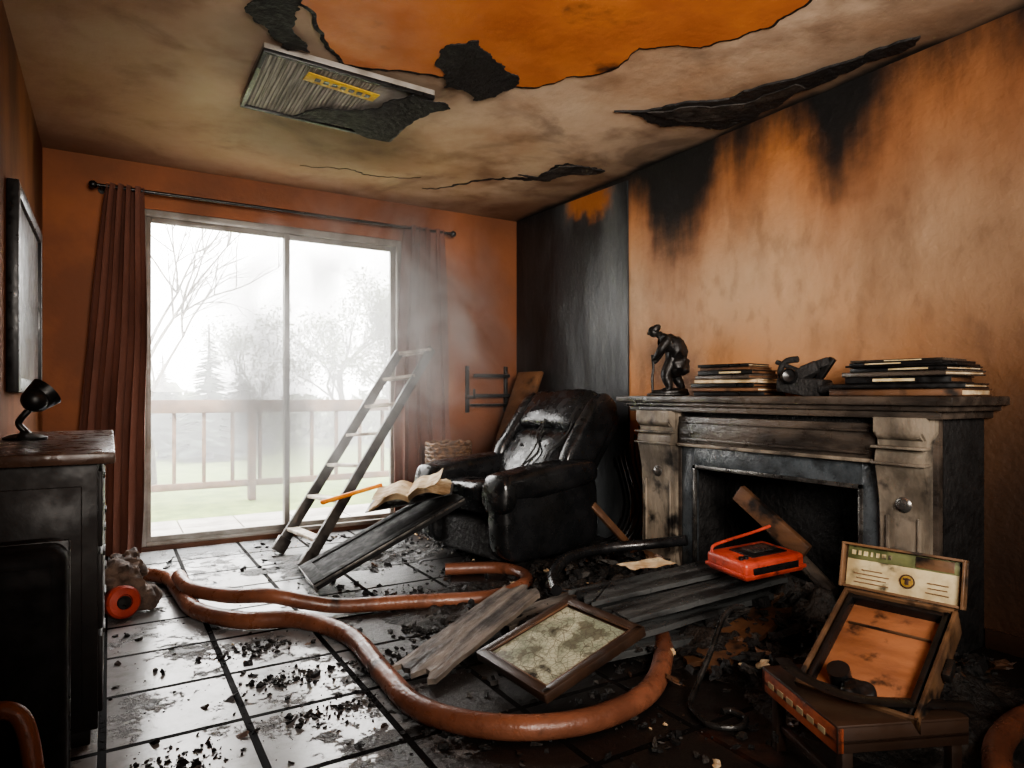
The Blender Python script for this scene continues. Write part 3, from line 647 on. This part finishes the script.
books('book_stack',(2.90,2.47),.12,[(.40,.26,.022,0),(.39,.27,.020,3),(.38,.25,.022,0),(.36,.25,.020,1),(.36,.24,.022,2),(.33,.24,.024,0),(.30,.22,.016,3),(.30,.22,.016,0)],2)
books('book_stack',(2.90,1.55),.06,[(.52,.30,.03,3),(.50,.30,.02,0),(.40,.28,.028,0),(.44,.28,.02,2),(.40,.27,.018,0),(.42,.28,.008,0),(.38,.27,.012,0),(.36,.25,.01,2)],5)
b=B('charred_camera',[M_CHAR,M_STEEL,M_BLKP],TR((2.90,2.05,TOP),(0,0,math.radians(10))))
b.box((0,0,.045),(.14,.22,.085),(.12,0,.1),0,.012,jit=.008); b.box((-.01,-.02,.11),(.10,.12,.06),(-.5,.1,.2),0,.01,jit=.006)
b.lathe([(.0005,0),(.035,0),(.04,.03),(.032,.05),(.028,.04),(.0005,.03)],(-.06,.04,.09),(0,math.radians(-80),.3),24,2)
b.tube([(0,.10,.05),(0,.12,.12),(0,.09,.17),(0,.03,.18)],.016,8,0); b.box((0,-.10,.12),(.03,.03,.14),(.6,0,0),2,.004); b.box((0,-.06,.145),(.05,.14,.04),(-.3,0,0),0,.006)
b.cyl((0,.02,.12),(0,.14,.17),.012,mat=0); b.cyl((-.05,-.1,.03),(-.05,-.16,.05),.015,mat=1); b.sup((-.03,-.13,.03),(.09,.10,.06),e=.8,wr=.015,ws=20); b.done()
def skin(name,pts,edges,rad,M,mat,sub=2):
    me=bpy.data.meshes.new(name); me.from_pydata(pts,edges,[]); o=bpy.data.objects.new(name,me); bpy.context.collection.objects.link(o)
    o.matrix_world=M; md=o.modifiers.new('skin','SKIN'); 
    for i,r in enumerate(rad): me.skin_vertices[0].data[i].radius=(r,r)
    me.skin_vertices[0].data[0].use_root=True; md.use_smooth_shade=True
    s=o.modifiers.new('sub','SUBSURF'); s.levels=sub; s.render_levels=sub; me.materials.append(mat); return o
xl=Vector((-.8,.6,0)).normalized()
Ms=frame((2.91,3.0,TOP),xl,Vector((0,0,1)).cross(xl),Vector((0,0,1)))
pts=[(-.055,0,.215),(-.055,0,.275),(-.02,0,.335),(.035,0,.365),(.06,0,.385),
 (-.03,.035,.195),(.015,.045,.13),(-.01,.045,.065),(-.01,.045,.035),(.035,.045,.025),
 (-.07,-.035,.185),(-.06,-.045,.12),(-.095,-.045,.06),(-.10,-.045,.035),(-.06,-.045,.025),
 (.0,.06,.335),(.04,.075,.28),(.065,.05,.235),(.085,.035,.215),
 (.0,-.06,.335),(.025,-.075,.27),(.055,-.05,.22),(.075,-.03,.20)]
ed=[(0,1),(1,2),(2,3),(3,4),(0,5),(5,6),(6,7),(7,8),(8,9),(0,10),(10,11),(11,12),(12,13),(13,14),(2,15),(15,16),(16,17),(17,18),(2,19),(19,20),(20,21),(21,22)]
rd=[.055,.054,.058,.028,.024,.044,.036,.028,.023,.018,.044,.036,.028,.023,.018,.034,.026,.019,.016,.034,.026,.019,.016]
root=bpy.data.objects.new('bronze_statue',None); bpy.context.collection.objects.link(root); root.matrix_world=Ms
fig=skin('figure',pts,ed,rd,Matrix.Identity(4),M_BRONZE); fig.parent=root
b=B('figure_details',M_BRONZE)
b.sup((.078,0,.390),(.062,.054,.070),(0,.5,0),e=.95,nu=24,nv=16); b.sup((.066,0,.408),(.07,.062,.045),(0,.6,0),e=.9,wr=.006,ws=30); b.sup((.107,0,.380),(.02,.014,.02),e=1,nu=10,nv=8)
b.sup((-.06,0,.185),(.14,.145,.13),(0,.1,0),e=.8,wr=.02,ws=22); b.sup((-.048,.0,.285),(.13,.16,.18),(0,.45,0),e=.85,wr=.014,ws=22)
b.tube([(.085,.0,.25),(.078,0,.17),(.085,0,.1),(.08,0,.01)],.008,8)
b.sup((-.02,0,.018),(.22,.13,.05),e=.7,wr=.02,ws=18); b.box((0,0,.008),(.22,.15,.016),bev=.006)
o=b.done(50); o.parent=root
# ---------------------------------------------------------------- debris
b=B('ash_pile',M_ASH)
def ash(cx,cy,rx,ry,h,seed):
    def fn(u,v):
        x=(u-.5)*2; y=(v-.5)*2; d=math.sqrt(x*x+y*y)
        n=mnoise.fractal(Vector((x*rx*5+seed,y*ry*5,0)),.8,2.0,5)
        ff=max(0,1-d*d); z=h*ff*(.75+.6*n)+(.03*n*ff)-.004-.01*(ff<=0)
        return (cx+x*rx,cy+y*ry,max(z,-.01))
    b.grid(fn,70,70)
ash(2.35,2.3,.62,.9,.13,1); ash(2.45,3.35,.6,.5,.08,5); ash(2.35,1.3,.55,.55,.09,9); ash(1.55,3.0,.5,.4,.035,14); ash(2.75,2.15,.32,.6,.24,20); ash(1.3,4.2,.7,.35,.03,31)
b.done(60)
def tmpl(kind):
    t=bmesh.new()
    if kind=='c': bmesh.ops.create_cube(t,size=1)
    else: bmesh.ops.create_icosphere(t,subdivisions=2 if kind=='2' else 1,radius=.5)
    t.verts.index_update(); r=([v.co.copy() for v in t.verts],[[v.index for v in f.verts] for f in t.faces]); t.free(); return r
TM={k:tmpl(k) for k in('c','1','2')}
def chunks(name,n,fn,smin,smax,mats,seed,flat=1.0,cubes=.2):
    rg=random.Random(seed); V=[];Fc=[];MI=[]
    for i in range(n):
        x,y,z0=fn(rg); s=smin+(smax-smin)*rg.random()**3
        sx,sy,sz=s*rg.uniform(.6,1.6),s*rg.uniform(.4,1),s*rg.uniform(.2,.7)*flat
        cu=rg.random()<cubes; vs,fs=TM['c' if cu else ('2' if s>.02 else '1')]
        E=Euler((rg.uniform(-.5,.5),rg.uniform(-.5,.5),rg.uniform(0,6.28))).to_matrix(); T=Vector((x,y,z0+sz*.35))
        mi=rg.choices(range(len(mats)),[8,3,1.0,.3][:len(mats)])[0]; sd=Vector((rg.uniform(0,99),0,0)); o=len(V)
        for v in vs:
            if cu: p=Vector((v.x*sx,v.y*sy,v.z*sz))+Vector([rg.uniform(-.11,.11)*s for _ in range(3)])
            else:
                k=1+1.1*mnoise.noise(v*3.2+sd); p=Vector((v.x*sx*k,v.y*sy*k,v.z*sz*k))
            V.append(E@p+T)
        Fc+=[[o+a for a in f] for f in fs]; MI+=[mi]*len(fs)
    me=bpy.data.meshes.new(name); me.from_pydata(V,[],Fc)
    for m in mats: me.materials.append(m)
    me.polygons.foreach_set('material_index',MI); me.update()
    o=bpy.data.objects.new(name,me); bpy.context.collection.objects.link(o); return o
def sc_all(rg):
    while True:
        x=rg.uniform(.0,3.05); y=rg.uniform(1.3,5.0)
        d=.08+.92*min(1,max(0,(x-.6)/1.3))
        cl=mnoise.noise(Vector((x*2.5,y*2.5,3)))
        if rg.random()<d*(.4+1.2*cl): return x,y,0
chunks('charred_debris',4200,sc_all,.004,.034,[M_CHAR,M_CHARG,M_BROWNW,M_PAPER],1)
def sc_pile(rg):
    x=rg.gauss(2.35,.3); y=rg.uniform(1.1,3.2); x=min(x,2.66); return x,y,.05+.1*max(0,1-abs(x-2.5)*2)*rg.random()
chunks('charred_debris',1300,sc_pile,.012,.075,[M_CHAR,M_CHARG,M_TANW,M_PAPER],2)
def sc_fl(rg): return rg.uniform(0.1,1.5),rg.uniform(1.6,4.8),0
chunks('burnt_flakes',80,sc_fl,.02,.07,[M_CHAR,M_CHARG,M_TANW,M_BROWNW],3,.15,.6)
def sc_lump(rg):
    k=rg.choice([(.55,2.55),(1.25,2.75),(1.35,2.85),(.5,2.9),(1.0,2.5),(.14,2.12),(.62,2.2)]); return k[0]+rg.gauss(0,.10),k[1]+rg.gauss(0,.05),0
chunks('soot_clump',1500,sc_lump,.004,.024,[M_CHAR,M_CHARG],4,1.3,.0)
# ---------------------------------------------------------------- smoke and mist
def vol(name,dens,col):
    m=Mat(name); nt=m.nt; nt.nodes.remove(m.b)
    pv=nt.nodes.new('ShaderNodeVolumePrincipled'); pv.inputs['Color'].default_value=col; pv.inputs['Anisotropy'].default_value=.3
    d=dens(m)
    if isinstance(d,S): nt.links.new(d.k,pv.inputs['Density'])
    else: pv.inputs['Density'].default_value=d
    nt.links.new(pv.outputs[0],m.out.inputs['Volume']); return m.m
def smoke_density(m):
    n=m.noise(1.7,(1,1,.8),6,off=(6,2,3),dist=1.6)
    rx=(m.x*m.x)*(1/1.7)+(m.y*m.y)*(1/.40)+(m.z*m.z)*(1/1.35)
    fall=rx.ss(.05,1.0,1,0)
    core=(((m.x+.62)*(m.x+.62))*(1/.11)+(m.y*m.y)*(1/.12)+((m.z+.40)*(m.z+.40))*(1/.55)).ss(0,1,1,0)
    high=(m.z).ss(-.3,.5)
    return n.ss(.44,.70)*fall*(high*2.2+.9)+fall*.22+core*(n.ss(.3,.6)+.45)*3.4
b=B('smoke_plume',vol('smoke',smoke_density,(.94,.92,.90,1)),TR((1.45,4.2,1.4))); b.sup((0,0,0),(2.75,1.28,2.34),e=1,nu=24,nv=16); b.done()
b=B('outdoor_mist',vol('mist',lambda m:.065,(1,1,1,1))); b.bb((-12,5.6,-.04),(20,20,6),bev=0); b.done()
# ---------------------------------------------------------------- light
w=bpy.data.worlds.new('overcast_sky'); bpy.context.scene.world=w; w.use_nodes=True
bg=w.node_tree.nodes['Background']; bg.inputs[0].default_value=(1,.98,.945,1); bg.inputs[1].default_value=21.0
def area(name,loc,target,size,energy,col,sy=None,portal=False,spread=None):
    l=bpy.data.lights.new(name,'AREA'); l.energy=energy; l.color=col; l.shape='RECTANGLE'; l.size=size; l.size_y=sy or size
    o=bpy.data.objects.new(name,l); bpy.context.collection.objects.link(o); o.location=loc
    o.rotation_euler=(Vector(target)-Vector(loc)).to_track_quat('-Z','Y').to_euler()
    if portal: l.cycles.is_portal=True
    if spread: l.spread=math.radians(spread)
    return o
area('door_portal',(1.1,YB+.13,1.17),(1.1,0,1.17),1.86,1,(1,1,1),2.27,True)
area('fill_light',(.6,-.9,1.7),(2.4,3.4,1.8),1.2,76,(1,.91,.82),spread=85)  # added warm fill from behind the camera to brighten the interior
# ---------------------------------------------------------------- camera
cam=bpy.data.cameras.new('camera'); c=bpy.data.objects.new('camera',cam); bpy.context.collection.objects.link(c)
cam.sensor_width=36; cam.lens=667/1024*36; cam.shift_y=11/1024; cam.clip_start=.02; cam.clip_end=200
c.location=(0,0,EYE); c.rotation_euler=(math.pi/2,0,-math.radians(31.1)); bpy.context.scene.camera=c
sc=bpy.context.scene; sc.view_settings.view_transform='AgX'
try: sc.view_settings.look='AgX - Medium High Contrast'
except Exception: pass
